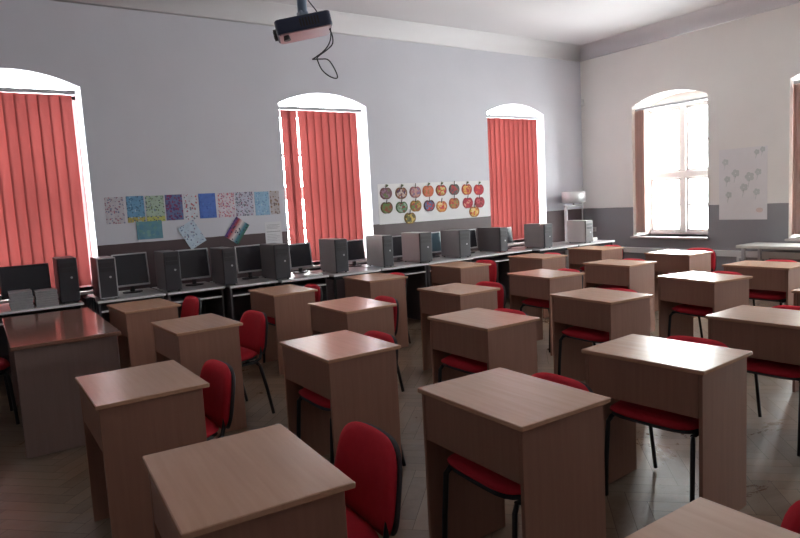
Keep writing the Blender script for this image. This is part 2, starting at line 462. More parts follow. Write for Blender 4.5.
# ------------------------------------------------------------------ blinds
def blind(groups, y, z0, z1, angle, label, group, mat, rail=None, sw=.127):
    """vertical blind: headrail, hanging slats, bottom chain"""
    xs = [g[0] for g in groups]+[g[1] for g in groups]
    a, b = rail or (min(xs), max(xs))
    r = empty('vertical_blind', ((a+b)/2, y, z0), 0, label, 'blind', group)
    ox = (a+b)/2
    s = MB(); ch = []
    for g0, g1 in groups:
        n = max(1, round((g1-g0)/(sw*.86))); st = (g1-g0)/n
        for k in range(n):
            cx = g0+st*(k+.5)-ox
            an = angle+random.uniform(-.06, .06)
            bm = bmesh.new(); m = 4; rows = []
            for z in (0., .5, 1.):
                row = []
                for q in range(m+1):
                    t = q/m-.5
                    bow = .010*(1-4*t*t)
                    row.append(bm.verts.new((cx+math.cos(an)*t*sw-math.sin(an)*bow, math.sin(an)*t*sw+math.cos(an)*bow, z*(z1-z0-.05))))
                rows.append(row)
            for i in range(2):
                for q in range(m): bm.faces.new((rows[i][q], rows[i][q+1], rows[i+1][q+1], rows[i+1][q]))
            s.merge(bm, None, True); ch.append(cx)
    so = s.build('slats', mat, r)
    h = MB().box(a-ox, b-ox, -.022, .022, z1-z0-.045, z1-z0, .004); h.build('headrail', M['silver'], r)
    c = MB().tube([(ch[0], .03, .02), ((ch[0]+ch[-1])/2, .03, .015), (ch[-1], .03, .02)], .003, 5); c.build('bottom_chain', M['white_plastic'], r)
    return r
zb, zt = .83, 2.905
blind([(-.16, 1.01)], WA+.11, zb, zt+.07, .16, 'red vertical blind behind the black monitor with paper stacks, cut off by the photo edge', 'red window blinds', M['blind'], (-.19, 1.06))
blind([(3.49, 3.665), (3.725, 4.605)], WA+.11, zb, zt, -.12, 'red vertical blind with a bright gap, between the drawings and the paper apples', 'red window blinds', M['blind'], (3.42, 4.70))
blind([(7.02, 8.20)], WA+.11, zb, zt, -.14, 'red vertical blind in the window nearest the room corner', 'red window blinds', M['blind'], (7.0, 8.26))
def stacked_blind(y_top, n, label):
    """slats drawn aside into a stack against the reveal"""
    r = empty('vertical_blind', (WB+.10, y_top, zb), 0, label, 'blind', 'drawn pale blinds')
    s = MB()
    for k in range(n):
        yy = -.03-k*.021
        s.box(-.062, .062, yy-.003, yy+.003, 0, zt-zb-.05)
    s.build('slats', M['blind_pale'], r)
    MB().box(-.022, .022, -1.28, -.01, zt-zb-.045, zt-zb, .004).build('headrail', M['silver'], r)
    return r
stacked_blind(6.65, 9, 'pale pinkish blind drawn into a narrow stack beside the bright bare window')
stacked_blind(4.19, 14, 'pale pinkish blind stack in the window cut off by the photo edge')

# ------------------------------------------------------------------ student desk and chair
HT = .77
def make_desk():
    r = empty('student_desk', (0, 0, 0), 0)
    W, D = .628, .475
    MB().box(-D/2, D/2, -W/2, W/2, HT-.02, HT, .003).build('desktop', M['desk_top'], r)
    for s in (1, -1):
        y = s*(W/2-.022)
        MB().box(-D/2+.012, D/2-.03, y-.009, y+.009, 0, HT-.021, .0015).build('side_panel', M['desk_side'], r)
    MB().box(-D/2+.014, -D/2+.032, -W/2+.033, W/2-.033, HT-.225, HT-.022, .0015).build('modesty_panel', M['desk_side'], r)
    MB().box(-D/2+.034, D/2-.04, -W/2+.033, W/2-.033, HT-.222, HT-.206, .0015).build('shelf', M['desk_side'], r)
    return r
def make_chair():
    """stacking visitor chair, facing -x; oval black tube, red pads"""
    r = empty('student_chair', (0, 0, 0), 0)
    RT = M['black_metal']
    for s in (1, -1):
        y = s*.225
        MB().tube([(-.17, y*.94, .425), (-.19, y*.98, .40), (-.205, y, .2), (-.215, y, .012)], .011, 8, .013).build('leg', RT, r)
        MB().tube([(.16, y*.94, .425), (.18, y*.98, .40), (.225, y, .2), (.26, y, .012)], .011, 8, .013).build('leg', RT, r)
        MB().tube([(.04, y*.9, .43), (.15, y*.9, .432), (.195, y*.88, .45), (.215, y*.84, .50), (.235, y*.78, .58), (.262, y*.7, .70)], .010, 8, .012).build('back_frame', RT, r)
    mb = MB()
    for s in (1, -1): mb.tube([(-.175, s*.21, .428), (0, s*.21, .43), (.165, s*.21, .428)], .010, 8)
    for x in (-.12, .12): mb.tube([(x, -.21, .428), (x, .21, .428)], .009, 8)
    mb.build('seat_frame', RT, r)
    # seat pad: thickness along z
    seat = Matrix.Translation((-.005, 0, .475)) @ Matrix.Rotation(-.05, 4, 'Y') @ Matrix.Rotation(-PI/2, 4, 'Z')
    MB().pad(.47, .43, .06, 12, 4.5, .35, .04, 0, seat).build('seat', M['red'], r)
    MB().pad(.455, .415, .03, 10, 4.5, .3, .04, 0, Matrix.Translation((0, 0, -.025)) @ seat).build('seat_shell', M['black_plastic'], r)
    # back pad: width along y, height along tilted z, thickness along -x
    tilt = .2
    bx = Vector((0, -1, 0)); by = Vector((math.sin(tilt), 0, math.cos(tilt))); bz = bx.cross(by)
    bk = Matrix(((bx.x, by.x, bz.x, .255), (bx.y, by.y, bz.y, 0), (bx.z, by.z, bz.z, .62), (0, 0, 0, 1)))
    MB().pad(.43, .33, .05, 12, 3.8, .35, .08, .03, bk).build('backrest', M['red'], r)
    MB().pad(.43, .325, .034, 12, 3.8, .3, .08, .03, Matrix.Translation((.024, 0, -.006)) @ bk).build('back_shell', M['black_plastic'], r)
    return r
# x, y, turn (degrees), chair offset beyond the desk edge, chair sideways shift, chair turn, chair label bit
ORD = ['first', 'second', 'third', 'fourth', 'fifth', 'sixth']
rows = {
 'in the row beside the computers': [(1.19, 6.02, 3.6, 0.21, 0, 4), (2.46, 5.81, .8, 0.09, 0.0, 0), (3.58, 5.87, -2.4, 0.05, 0.02, -3), (4.88, 5.98, -1.4, 0.19, 0, 4), (6.09, 5.85, -.4, 0.06, 0.02, 0), (7.31, 5.89, -1.7, 0.1, 0, -4)],
 'in the second row from the computers': [(1.27, 4.65, 2.5, 0.23, 0, 6), (2.47, 4.44, .8, 0.1, 0.02, -2), (3.54, 4.38, .6, 0.15, 0, 2), (4.76, 4.47, -3.8, 0.08, 0.02, -5), (5.91, 4.44, -.6, 0.04, 0.02, 0), (7.15, 4.51, -2., 0.24, 0, 3)],
 'in the third row from the computers': [(.59, 3.24, .4, 0.15, 0, 3), (1.68, 3.21, .2, 0.06, 0.03, -1), (2.76, 3.17, .3, 0.03, 0.02, 0), (3.98, 3.17, -3.3, 0.02, 0.03, -3), (5.31, 3.11, -8.6, 0.06, 0.04, -8), (6.40, 3.10, 1., 0.06, 0, 0)],
 'in the fourth row from the computers': [(.61, 1.87, -3.2, 0.22, 0.02, -2), (1.74, 1.85, -.5, 0.04, 0.0, -3), (2.76, 1.82, 3.9, 0.05, -0.03, 4), (3.93, 1.84, 1.9, 0.06, 0, 0), (5.15, 1.89, 0, 0.12, 0, 0)],
}
FIT = {(0.61, 1.87): (0.621, 0.49), (0.59, 3.24): (0.63, 0.492), (1.19, 6.02): (0.635, 0.481), (1.27, 4.65): (0.638, 0.472), (2.46, 5.81): (0.63, 0.466), (3.58, 5.87): (0.625, 0.475), (2.47, 4.44): (0.64, 0.465), (1.68, 3.21): (0.633, 0.464), (3.54, 4.38): (0.613, 0.464), (2.76, 3.17): (0.618, 0.466), (1.74, 1.85): (0.633, 0.479), (3.98, 3.17): (0.619, 0.476), (2.76, 1.82): (0.634, 0.471), (5.31, 3.11): (0.611, 0.478)}   # the desks differ slightly in size
desk0 = make_desk(); chair0 = make_chair()
first = True
def place(x, y, rz, off, dy, crz, dl, cl):
    global first
    th = math.radians(rz); ct = math.radians(crz)
    ex = x+math.cos(th)*(.2375+off)-math.sin(th)*dy-.27
    ey = y+math.sin(th)*(.2375+off)+math.cos(th)*dy
    if first:
        d, c = desk0, chair0; first = False
        d.location = (x, y, 0); d.rotation_euler.z = th; c.location = (ex, ey, 0); c.rotation_euler.z = ct
    else:
        d = dup(desk0, (x, y, 0), th); c = dup(chair0, (ex, ey, 0), ct)
    fw_, fd_ = FIT.get((x, y), (.628, .475)); d.scale = (fd_/.475, fw_/.628, 1)
    tag(d, dl, 'desk', 'beech student desks'); tag(c, cl, 'chair', 'red student chairs')
for rowname, items in rows.items():
    for k, (x, y, rz, off, dy, crz) in enumerate(items):
        place(x, y, rz, off, dy, crz,
              f'{ORD[k]} beech student desk from the left {rowname}',
              f'red chair at the {ORD[k]} desk from the left {rowname}')
place(1.245, .565, 0, .2, 0, -2, 'beech student desk cut off by the bottom edge, alone in the nearest row', 'red chair cut off at the bottom right corner, behind the nearest desk')

# ------------------------------------------------------------------ teacher's desk and chair
r = empty('teacher_desk', (.445, 5.54, 0), 0, 'large brown desk with a glossy top reflecting red, at the left end of the rows', 'desk')
MB().box(-.34, .33, -.79, .77, HT-.026, HT, .003).build('desktop', M['teacher_top'], r)
for s in (1, -1):
    MB().box(-.32, .31, s*.735-.011, s*.735+.011, 0, HT-.027, .002).build('side_panel', M['teacher_side'], r)
MB().box(.25, .268, -.722, .722, .22, HT-.027, .002).build('modesty_panel', M['teacher_side'], r)
c = dup(chair0, (-.11, 5.86, 0), PI+.05, 'red chair at the large brown desk, cut off by the left photo edge', 'red student chairs')

# ------------------------------------------------------------------ computer tables along the window wall
def table(x0, x1, yf, label, legs='panel', depth=.72):
    r = empty('computer_table', ((x0+x1)/2, yf+depth/2, 0), 0, label, 'table', 'computer tables along the window wall')
    w = (x1-x0)/2-.006; d = depth/2
    mb = MB().box(-w, w, -d, d, HT-.024, HT, .002); mb.mi = 1; mb.box(-w, w, -d-.003, -d, HT-.022, HT-.002)
    mb.build('tabletop', [M['grey_laminate'], M['white_edge']], r)
    if legs == 'panel':
        for s in (1, -1):
            MB().box(s*(w-.02)-.009, s*(w-.02)+.009, -d+.04, d-.02, 0, HT-.025, .001).build('side_panel', M['dark_board'], r)
        mb = MB().box(-w+.03, w-.03, -d+.03, d-.25, HT-.12, HT-.102, .001); mb.mi = 1; mb.box(-w+.03, w-.03, -d+.027, -d+.03, HT-.12, HT-.102)
        mb.build('keyboard_shelf', [M['dark_board'], M['white_edge']], r)
        MB().box(-w+.03, w-.03, d-.04, d-.022, .25, HT-.025, .001).build('back_panel', M['dark_board'], r)
    else:
        for sx in (1, -1):
            for sy in (1, -1):
                MB().box(sx*(w-.03)-.014, sx*(w-.03)+.014, sy*(d-.04)-.014, sy*(d-.04)+.014, 0, HT-.025, .003).build('leg', M['black_metal'], r)
        mb = MB()
        for sy in (1, -1): mb.box(-w+.045, w-.045, sy*(d-.04)-.009, sy*(d-.04)+.009, HT-.065, HT-.026)
        for sx in (1, -1): mb.box(sx*(w-.03)-.009, sx*(w-.03)+.009, -d+.055, d-.055, HT-.065, HT-.026)
        mb.build('under_frame', M['black_metal'], r)
    return r
TL = [
 (-.35, .80, 6.72, 'grey computer table under the black monitor and the paper stacks', 'panel'),
 (.90, 1.55, 6.66, 'grey computer table under the first silver framed monitor from the left', 'panel'),
 (1.56, 2.17, 6.66, 'grey computer table beneath the tilted pale drawing', 'panel'),
 (2.19, 2.75, 6.58, 'grey computer table beneath the tilted striped drawing', 'panel'),
 (2.76, 3.36, 6.52, 'grey computer table by the first blind slats, under the white notice', 'panel'),
 (3.38, 4.04, 6.46, 'grey table on dark thin legs in front of the red blind with a gap', 'leg'),
 (4.06, 4.78, 6.48, 'grey computer table beneath the first paper apples', 'panel'),
 (4.79, 5.55, 6.50, 'grey computer table beneath the middle paper apples', 'panel'),
 (5.56, 6.75, 6.58, 'grey computer table beneath the last paper apples', 'panel'),
 (6.78, 7.62, 6.46, 'grey computer table in front of the blind nearest the corner', 'leg'),
 (7.64, 8.50, 6.46, 'grey computer table in the room corner under the pale tower', 'leg'),
]
for t in TL: table(*t)

# ------------------------------------------------------------------ towers and monitors
def tower(x0, x1, yf, h, label, side, front, outline=False, depth=.42, name='computer_tower'):
    x0 += .025; x1 += .025
    w = (x1-x0); r = empty(name, ((x0+x1)/2, yf+depth/2, HT+.001), 0, label, 'computer', 'desktop computer towers')
    d = depth/2; a = w/2
    MB().box(-a, a, -d+.022, d, .012, h, .004).build('case', side, r)
    mb = MB().box(-a+.001, a-.001, -d, -d+.022, .012, h, .008, seg=2); mb.build('front_panel', front, r)
    mb = MB()
    for k in range(2): mb.box(-a+.02, a-.02, -d-.003, -d+.001, h-.085-k*.05, h-.045-k*.05, .002)
    mb.build('drive_bay', M['black_plastic'], r)
    mb = MB().cyl((0, 0, 0), .011, .011, .004, 14, Matrix.Translation((a*.3, -d+.001, h-.19)) @ Matrix.Rotation(PI/2, 4, 'X')); mb.build('power_button', M['silver'], r)
    if outline:
        t = .010
        mb = MB().box(-a, -a+t, -d-.004, -d+.02, .012, h).box(a-t, a, -d-.004, -d+.02, .012, h).box(-a, a, -d-.004, -d+.02, h-t, h).box(-a, a, -d-.004, -d+.02, .012, .012+t)
        mb.build('front_trim', M['silver'], r)
    mb = MB()
    for sx in (1, -1):
        for sy in (1, -1): mb.cyl((sx*(a-.025), sy*(d-.04), 0), .012, .012, .013, 10)
    mb.build('foot', M['black_plastic'], r)
    return r
YM = 7.05
def monitor(xc, w, y, zb, zt, rz, label, frame, screen, tilt=.12):
    k = YM/y; xc *= k; w *= k; zb = 1.57+(zb-1.57)*k; zt = 1.57+(zt-1.57)*k; y = YM
    r = empty('monitor', (xc, y, HT+.001), math.radians(rz), label, 'monitor', 'flat monitors on the computer tables')
    z0 = zb-HT; h = zt-zb; a = w/2; b = .014
    T = Matrix.Translation((0, 0, z0)) @ Matrix.Rotation(-tilt, 4, 'X')
    mb = MB().box(-a, a, 0, .018, 0, b+.006, .003, T).box(-a, a, 0, .018, h-b, h, .003, T).box(-a, -a+b, 0, .018, 0, h, .003, T).box(a-b, a, 0, .018, 0, h, .003, T)
    mb.build('frame', frame, r)
    MB().box(-a+b*.8, a-b*.8, .004, .012, b, h-b*.8, 0, T).build('screen', screen, r)
    mb = MB().box(-a+.004, a-.004, .016, .03, .004, h-.004, .004, T).box(-a*.55, a*.55, .028, .055, h*.18, h*.8, .01, T)
    mb.build('back_cover', M['black_plastic'], r)
    mb = MB().box(-.022, .022, .035, .06, .01, z0+h*.4, .004); mb.build('stand', M['black_plastic'], r)
    pts = [(.10*math.cos(t), .045+.075*math.sin(t)) for t in [2*PI*k/24 for k in range(24)]]
    MB().prism(pts, .012).build('base', M['black_plastic'], r)
    return r
TB, TG, TD, TP = M['tower_black'], M['tower_grey'], M['tower_dim'], M['tower_pale']
tower(.585, .755, 6.80, .435, 'narrow black tower beside the two paper stacks', TB, TB)
tower(.915, 1.085, 6.71, .41, 'black tower with a silver outlined front, left of the first silver monitor', TB, TB, True)
tower(1.545, 1.705, 6.71, .415, 'black tower with grey side under the corner of the tilted pale drawing', TD, TB)
tower(2.135, 2.28, 6.64, .405, 'dark tower under the tilted striped drawing', TD, TB)
tower(2.70, 2.885, 6.58, .40, 'dark tower standing below the white notice', TD, TB)
tower(3.455, 3.625, 6.56, .40, 'grey sided tower standing in front of the wide red blind', TG, TB)
tower(4.12, 4.265, 6.55, .395, 'grey sided tower at the left end below the paper apples', TG, TB)
tower(4.67, 4.865, 6.54, .39, 'grey tower beside the bluish monitor below the paper apples', TG, TB)
tower(5.345, 5.535, 6.56, .375, 'wide dark tower beneath the fifth and sixth paper apples', TD, TB)
tower(6.175, 6.32, 6.66, .355, 'dark tower below the right end of the paper apples', TD, TB, depth=.5)
tower(6.91, 7.08, 6.50, .36, 'grey tower alone before the red blind nearest the corner', TG, TB)
tower(7.85, 8.02, 6.52, .355, 'pale tower in the corner in front of the silver lamp', TP, TD, depth=.38)
SF = M['silver']; SC = M['screen']
monitor(.345, .42, 6.98, .86, 1.165, 0, 'wide black monitor behind the two paper stacks', M['black_plastic'], SC)
monitor(1.29, .345, 6.92, .855, 1.195, 2, 'silver framed monitor next to the tower with outlined front', SF, SC)
monitor(1.93, .35, 6.92, .855, 1.185, 2, 'silver framed monitor below the tilted pale drawing', SF, SC)
monitor(2.565, .33, 6.90, .865, 1.175, 2, 'silver framed monitor below the tilted striped drawing', SF, SC)
monitor(3.19, .30, 6.88, .85, 1.145, 4, 'monitor turned to the left of the wide red blind, beside the white notice', SF, SC)
monitor(3.92, .30, 6.85, .86, 1.13, 4, 'dark monitor in front of the wide red blind', SF, SC)
monitor(4.63, .32, 6.90, .845, 1.13, 0, 'silver framed monitor below the first paper apples', SF, SC)
monitor(5.20, .32, 6.88, .85, 1.135, 6, 'monitor with a bluish screen below the middle paper apples', SF, M['screen_blue'])
monitor(5.82, .30, 6.86, .855, 1.13, 8, 'monitor half hidden behind the wide dark tower', SF, SC)
monitor(6.56, .26, 6.88, .855, 1.11, 8, 'monitor edge showing past the tower nearest the last paper apples', SF, SC)
monitor(7.22, .22, 6.80, .86, 1.12, 8, 'small monitor behind the tower before the corner blind', SF, SC)

# paper stacks on the first table
for (xc, h, lab) in ((.285, .165, 'grey paper stack in front of the black monitor, farther from the tower'), (.49, .15, 'grey paper stack right beside the narrow black tower')):
    mb = MB(); z = 0
    n = 7
    for k in range(n):
        q = random.uniform(-.006, .006); mb.box(-.092+q, .092+q, -.12+q, .12+q, z, z+h/n-.002, .001); z += h/n
    tag(mb.build('paper_stack', M['grey_paper'], None, (xc, 6.875, HT+.001)), lab, 'paper', 'paper stacks on the first table')
mb = MB().box(-.11, .11, -.035, .035, 0, .02, .006)
tag(mb.build('keyboard', M['white_plastic'], None, (3.20, 6.62, HT+.001)), 'small white keyboard on the table beside the white notice', 'keyboard')
# cable bundle hanging in the gap between the first two tables
mb = MB()
for k in range(6):
    x = .835+.012*k
    mb.tube([(x-.02+.015*math.sin(k), 6.95, .80), (x, 6.80+.02*math.cos(k*2), .79), (x+.01*math.sin(k*3), 6.74, .70), (x-.01, 6.76, .45), (x+.02*math.cos(k), 6.80, .12), (x, 6.9, .012)], .006, 6)
tag(mb.build('cable_bundle', M['cable']), 'tangle of dark cables hanging between the first two computer tables', 'cable')

# ------------------------------------------------------------------ drawings on the window wall
def sheet(name, cx, cz, w, h, mat, label, cat, group, rot=0., dy=0.):
    mb = MB().box(-w/2, w/2, -.0012, .0012, -h/2, h/2)
    o = mb.build(name, mat, None, (cx, WA-.0014-dy, cz)); o.rotation_euler = (0, rot, 0)
    return tag(o, label, cat, group)
DR = 'children drawings on the window wall'
draw = [
 (1.223, 1.42, speckle('drawing_pink_dots', (200, 196, 204), [(120, 60, 90), (90, 100, 140), (170, 90, 110)], 40, .38), 'pale drawing with mauve and grey dots, leftmost in the row'),
 (1.449, 1.64, speckle('drawing_blue_tree', (110, 160, 196), [(40, 60, 90), (60, 90, 120), (200, 220, 230)], 42, .36, (186, 172, 96)), 'light blue drawing of a tree over a yellow strip'),
 (1.655, 1.862, speckle('drawing_green_tree', (176, 196, 178), [(60, 60, 70), (90, 110, 60), (60, 80, 130)], 42, .36, (196, 196, 110)), 'pale green drawing of a tree over yellow ground'),
 (1.877, 2.075, speckle('drawing_magenta_tree', (104, 116, 160), [(120, 40, 90), (150, 40, 80), (80, 40, 100)], 36, .5), 'slate blue drawing of a tree with magenta leaves'),
 (2.097, 2.245, speckle('drawing_red_dots', (212, 216, 224), [(180, 40, 50), (150, 50, 70), (80, 90, 110)], 32, .36), 'narrow white drawing with red dots'),
 (2.269, 2.475, speckle('drawing_blue', (84, 118, 196), [(60, 96, 180), (90, 130, 210), (50, 80, 170)], 30, .3), 'solid strong blue drawing'),
 (2.502, 2.71, speckle('drawing_rose_dots', (218, 208, 216), [(190, 60, 80), (150, 60, 120), (200, 90, 100)], 44, .4), 'white drawing covered with rose dots'),
 (2.725, 2.955, speckle('drawing_dark_dots', (196, 196, 214), [(60, 56, 80), (120, 60, 90), (70, 90, 90)], 42, .4), 'lavender drawing with dark dots'),
 (2.977, 3.17, speckle('drawing_sky', (150, 188, 216), [(90, 130, 170), (110, 140, 190), (190, 210, 220)], 38, .35), 'pale sky blue drawing near the row end'),
 (3.185, 3.31, speckle('drawing_brown_tree', (190, 182, 184), [(110, 70, 60), (120, 90, 60), (90, 70, 70)], 30, .4), 'narrow grey drawing of a small brown tree, rightmost in the row'),
]
for k, (x0, x1, m, lab) in enumerate(draw): sheet('drawing', (x0+x1)/2, 1.648+.004*(k % 2), x1-x0, .30, m, lab, 'drawing', DR)
sheet('drawing', 1.675, 1.403, .285, .205, speckle('drawing_teal', (104, 152, 168), [(110, 160, 150), (90, 140, 170), (130, 170, 160)], 18, .4), 'teal drawing hanging below the row, under the tree drawings', 'drawing', DR, 0, .003)
sheet('drawing', 2.155, 1.315, .215, .30, speckle('drawing_pale_tilted', (196, 212, 226), [(100, 70, 110), (70, 90, 130), (150, 170, 200)], 34, .32), 'tilted pale blue drawing overlapping the dark dado', 'drawing', DR, -.5, .004)
sheet('drawing', 2.715, 1.325, .20, .29, stripes('drawing_striped', [(60, 70, 150), (170, 60, 70), (225, 215, 215), (70, 130, 150), (60, 110, 80)], (60, 60, 90)), 'tilted drawing with blue, red and green stripes over the dado', 'drawing', DR, .62, .004)
# printed notice
r = empty('notice', (3.20, WA-.0014, 1.24), 0, 'white printed notice with grey lines, beside the blind with a gap', 'notice')
MB().box(-.115, .115, -.0012, .0012, -.165, .165).build('sheet', M['paper'], r)
mb = MB()
for k in range(4): mb.box(-.09, .09-.03*(k % 2), -.0022, -.0014, .125-k*.016, .129-k*.016)
mb.box(-.095, .095, -.0022, -.0014, .035, .042)
for k in range(5): mb.box(-.09, .08-.04*(k % 3 == 0), -.0022, -.0014, -.0-k*.02, .003-k*.02)
mb.build('printed_lines', plain('grey_print', lin((140, 140, 146)), .8), r)

# ------------------------------------------------------------------ paper apples on the white backing
mb = MB().box(4.83, 6.965, -.001, .001, 1.26, 1.84)
tag(mb.build('backing_paper', M['backing'], None, (0, WA-.0012, 0)), 'long white backing sheet behind the paper apples', 'paper')
def apple_mat(i, base, bits):
    m, nt, b = new_mat(f'apple_mosaic_{i}')
    N = nt.nodes.new; L = nt.links.new
    tc = N('ShaderNodeTexCoord'); v = N('ShaderNodeTexVoronoi'); v.inputs['Scale'].default_value = 34
    ad = N('ShaderNodeVectorMath'); ad.operation = 'ADD'; ad.inputs[1].default_value = (i*1.7, 0, i*.9); L(tc.outputs['Object'], ad.inputs[0]); L(ad.outputs[0], v.inputs['Vector'])
    sp = N('ShaderNodeSeparateColor'); L(v.outputs['Color'], sp.inputs[0])
    cr = N('ShaderNodeValToRGB'); cr.color_ramp.interpolation = 'CONSTANT'; e = cr.color_ramp.elements
    cs = [base]+bits
    for k, c in enumerate(cs):
        el = e[k] if k < 2 else e.new(k/len(cs))
        el.position = k/len(cs); el.color = (*lin(c), 1)
    L(sp.outputs[0], cr.inputs[0]); L(cr.outputs[0], b.inputs['Base Color']); b.inputs['Roughness'].default_value = .7
    return m
def apple(i, x, z, mats, leafy, label, big=1.):
    r = empty('paper_apple', (x, WA-.0025, z), 0, label, 'paper apple', 'paper apples on the wall')
    out = []
    for k in range(36):
        t = 2*PI*k/36
        rr = .094*(1+.07*math.sin(t)-.26*math.exp(-((t-PI/2)/.33)**2)-.10*math.exp(-((t-3*PI/2)/.3)**2))*big
        out.append((rr*math.cos(t)*1.12, rr*math.sin(t)))
    up = Matrix(((1, 0, 0, 0), (0, 0, -1, 0), (0, 1, 0, 0), (0, 0, 0, 1)))
    MB().prism(out, .004, up).build('rim', mats[0], r)
    MB().prism([(p[0]*.8, p[1]*.8) for p in out], .004, Matrix.Translation((0, -.004, 0)) @ up).build('mosaic', mats[1], r)
    mb = MB().tube([(0, -.004, .062), (.004, -.006, .10), (.012, -.006, .135)], .006, 6); mb.build('stem', mats[2], r)
    if leafy:
        lf = [(.012+.075*s*.5+.0, .10+.02*math.sin(PI*s)+.02*s) for s in (0, .25, .5, .75, 1.)]+[(.012+.075*s*.5, .10-.012*math.sin(PI*s)+.02*s) for s in (.75, .5, .25)]
        MB().prism(lf, .003, up).build('leaf', mats[3], r)
    return r
stem_m = plain('brown_stem_card', lin((80, 70, 54)), .8); leaf_m = plain('green_leaf_card', lin((86, 104, 60)), .8)
apos = [(4.966, 1.70), (5.235, 1.694), (5.489, 1.70), (5.727, 1.705), (5.978, 1.709), (6.234, 1.714), (6.489, 1.705), (6.74, 1.694),
        (4.967, 1.492), (5.231, 1.487), (5.485, 1.495), (5.737, 1.487), (5.974, 1.462), (6.222, 1.50), (6.499, 1.493), (6.745, 1.493), (5.369, 1.318), (6.626, 1.348)]
acol = [
 ((112, 70, 70), (120, 84, 90), [(150, 110, 130), (110, 120, 80)], 'dull mauve'), ((120, 80, 50), (160, 110, 90), [(90, 60, 90), (200, 180, 170)], 'brown'),
 ((150, 90, 90), (176, 120, 130), [(190, 150, 140), (130, 110, 140)], 'dusty pink'), ((190, 90, 50), (206, 100, 70), [(190, 120, 90), (160, 110, 60)], 'orange'),
 ((130, 50, 40), (196, 60, 60), [(210, 190, 120), (180, 140, 60)], 'red and cream'), ((80, 60, 60), (100, 70, 80), [(170, 60, 60), (90, 110, 90)], 'dark grey and red'),
 ((170, 50, 50), (206, 120, 60), [(190, 60, 60), (220, 170, 90)], 'red and amber'), ((160, 30, 44), (190, 40, 50), [(170, 30, 60), (210, 90, 60)], 'bright red'),
 ((90, 70, 50), (110, 110, 60), [(140, 70, 50), (90, 120, 60)], 'olive and brown'), ((80, 110, 70), (100, 140, 100), [(130, 70, 60), (150, 170, 150)], 'green'),
 ((150, 110, 50), (190, 150, 70), [(160, 60, 60), (110, 130, 70)], 'mustard'), ((80, 50, 60), (110, 80, 100), [(190, 60, 60), (90, 110, 150)], 'dark purple'),
 ((190, 120, 60), (226, 160, 80), [(200, 70, 60), (230, 200, 150)], 'yellow orange'), ((150, 80, 50), (190, 110, 60), [(170, 60, 60), (130, 130, 70)], 'rust'),
 ((150, 30, 50), (180, 40, 60), [(210, 140, 120), (160, 30, 50)], 'crimson'), ((150, 30, 50), (170, 40, 60), [(190, 80, 90), (140, 40, 50)], 'plain dark red'),
 ((120, 90, 40), (200, 170, 90), [(110, 110, 60), (90, 80, 50)], 'yellow and olive'), ((150, 90, 30), (220, 170, 70), [(200, 80, 50), (230, 200, 140)], 'golden'),
]
PL = ['first in the upper row', 'second in the upper row', 'third in the upper row', 'fourth in the upper row', 'fifth in the upper row', 'sixth in the upper row', 'seventh in the upper row', 'last in the upper row',
      'first in the lower row', 'second in the lower row', 'third in the lower row', 'fourth in the lower row', 'fifth in the lower row', 'sixth in the lower row', 'seventh in the lower row', 'last in the lower row',
      'hanging over the dado edge beneath the third apple', 'hanging beneath the last two red apples']
for i, ((x, z), (rim, base, bits, cn), pl) in enumerate(zip(apos, acol, PL)):
    apple(i, x, z, (plain(f'apple_rim_{i}', lin(rim), .7, var=.2, scale=30), apple_mat(i, base, bits), stem_m, leaf_m), i % 3 != 2 and i < 8, f'{cn} paper apple, {pl}')

# ------------------------------------------------------------------ corner: lamp, sensor; side wall: poster, trunking, bench
r = empty('standing_lamp', (8.66, 7.42, 0), 0, 'standing lamp with a silver drum shade on two posts, in the room corner', 'lamp')
mb = MB(); N_ = 32
for rad in (.20,):
    mb.cyl((0, 0, 1.40), .20, .20, .185, N_)
mb.build('lamp_shade', M['chrome'], r)
MB().cyl((0, 0, 1.395), .185, .185, .004, N_).build('diffuser', M['white_plastic'], r)
MB().box(-.235, .235, -.02, .02, 1.32, 1.36, .005).build('crossbar', M['silver'], r)
MB().tube([(-.2, 0, .03), (-.2, 0, 1.34)], .03, 12).build('post', M['silver'], r)
MB().tube([(.22, 0, .03), (.22, 0, 1.40)], .010, 10).build('post', M['silver'], r)
MB().tube([(0, 0, 1.34), (0, 0, 1.41)], .015, 10).build('stem', M['silver'], r)
MB().box(-.26, .26, -.14, .14, 0, .03, .008).build('base', M['silver'], r)

mb = MB().box(-.035, .035, -.045, 0, -.055, .055, .012, Matrix.Rotation(.5, 4, 'Z'), 2)
tag(mb.build('motion_sensor', M['white_plastic'], None, (9.195, 7.655, 3.16)), 'small white motion sensor high in the room corner', 'sensor')

r = empty('poster', (WB-.004, 4.815, 1.56), 0, 'faint white poster with pale plant sketches, between the two side windows', 'poster')
MB().box(-.0015, .0015, -.345, .345, -.515, .515).build('sheet', M['backing'], r)
pm = plain('pale_green_grey_ink', lin((206, 211, 209)), .8); pm2 = plain('pale_rose_ink', lin((216, 200, 196)), .8)
toX = Matrix(((0, 0, -1, 0), (1, 0, 0, 0), (0, 1, 0, 0), (0, 0, 0, 1)))
spots = [(-.25, .33, .05), (.2, .44, .04), (.28, .47, .04), (-.1, .16, .06), (.1, .1, .07), (.22, .16, .05), (-.22, .08, .05), (.02, -.05, .06), (-.2, -.15, .05), (.2, -.12, .05)]
for (y, z, s) in spots:
    mb = MB()
    for q in range(5):
        t = q*2*PI/5
        mb.prism([(y*-1+s*.55*math.cos(t)+s*.45*math.cos(k*PI/4), z+s*.55*math.sin(t)+s*.45*math.sin(k*PI/4)) for k in range(8)], .0006, Matrix.Translation((-.0016-.0001*q, 0, 0)) @ toX)
    mb.tube([(-.0022, -y, z-s*.6), (-.0022, -y+.02, z-s*2.2)], .003, 5)
    mb.build('plant_sketch', pm, r)
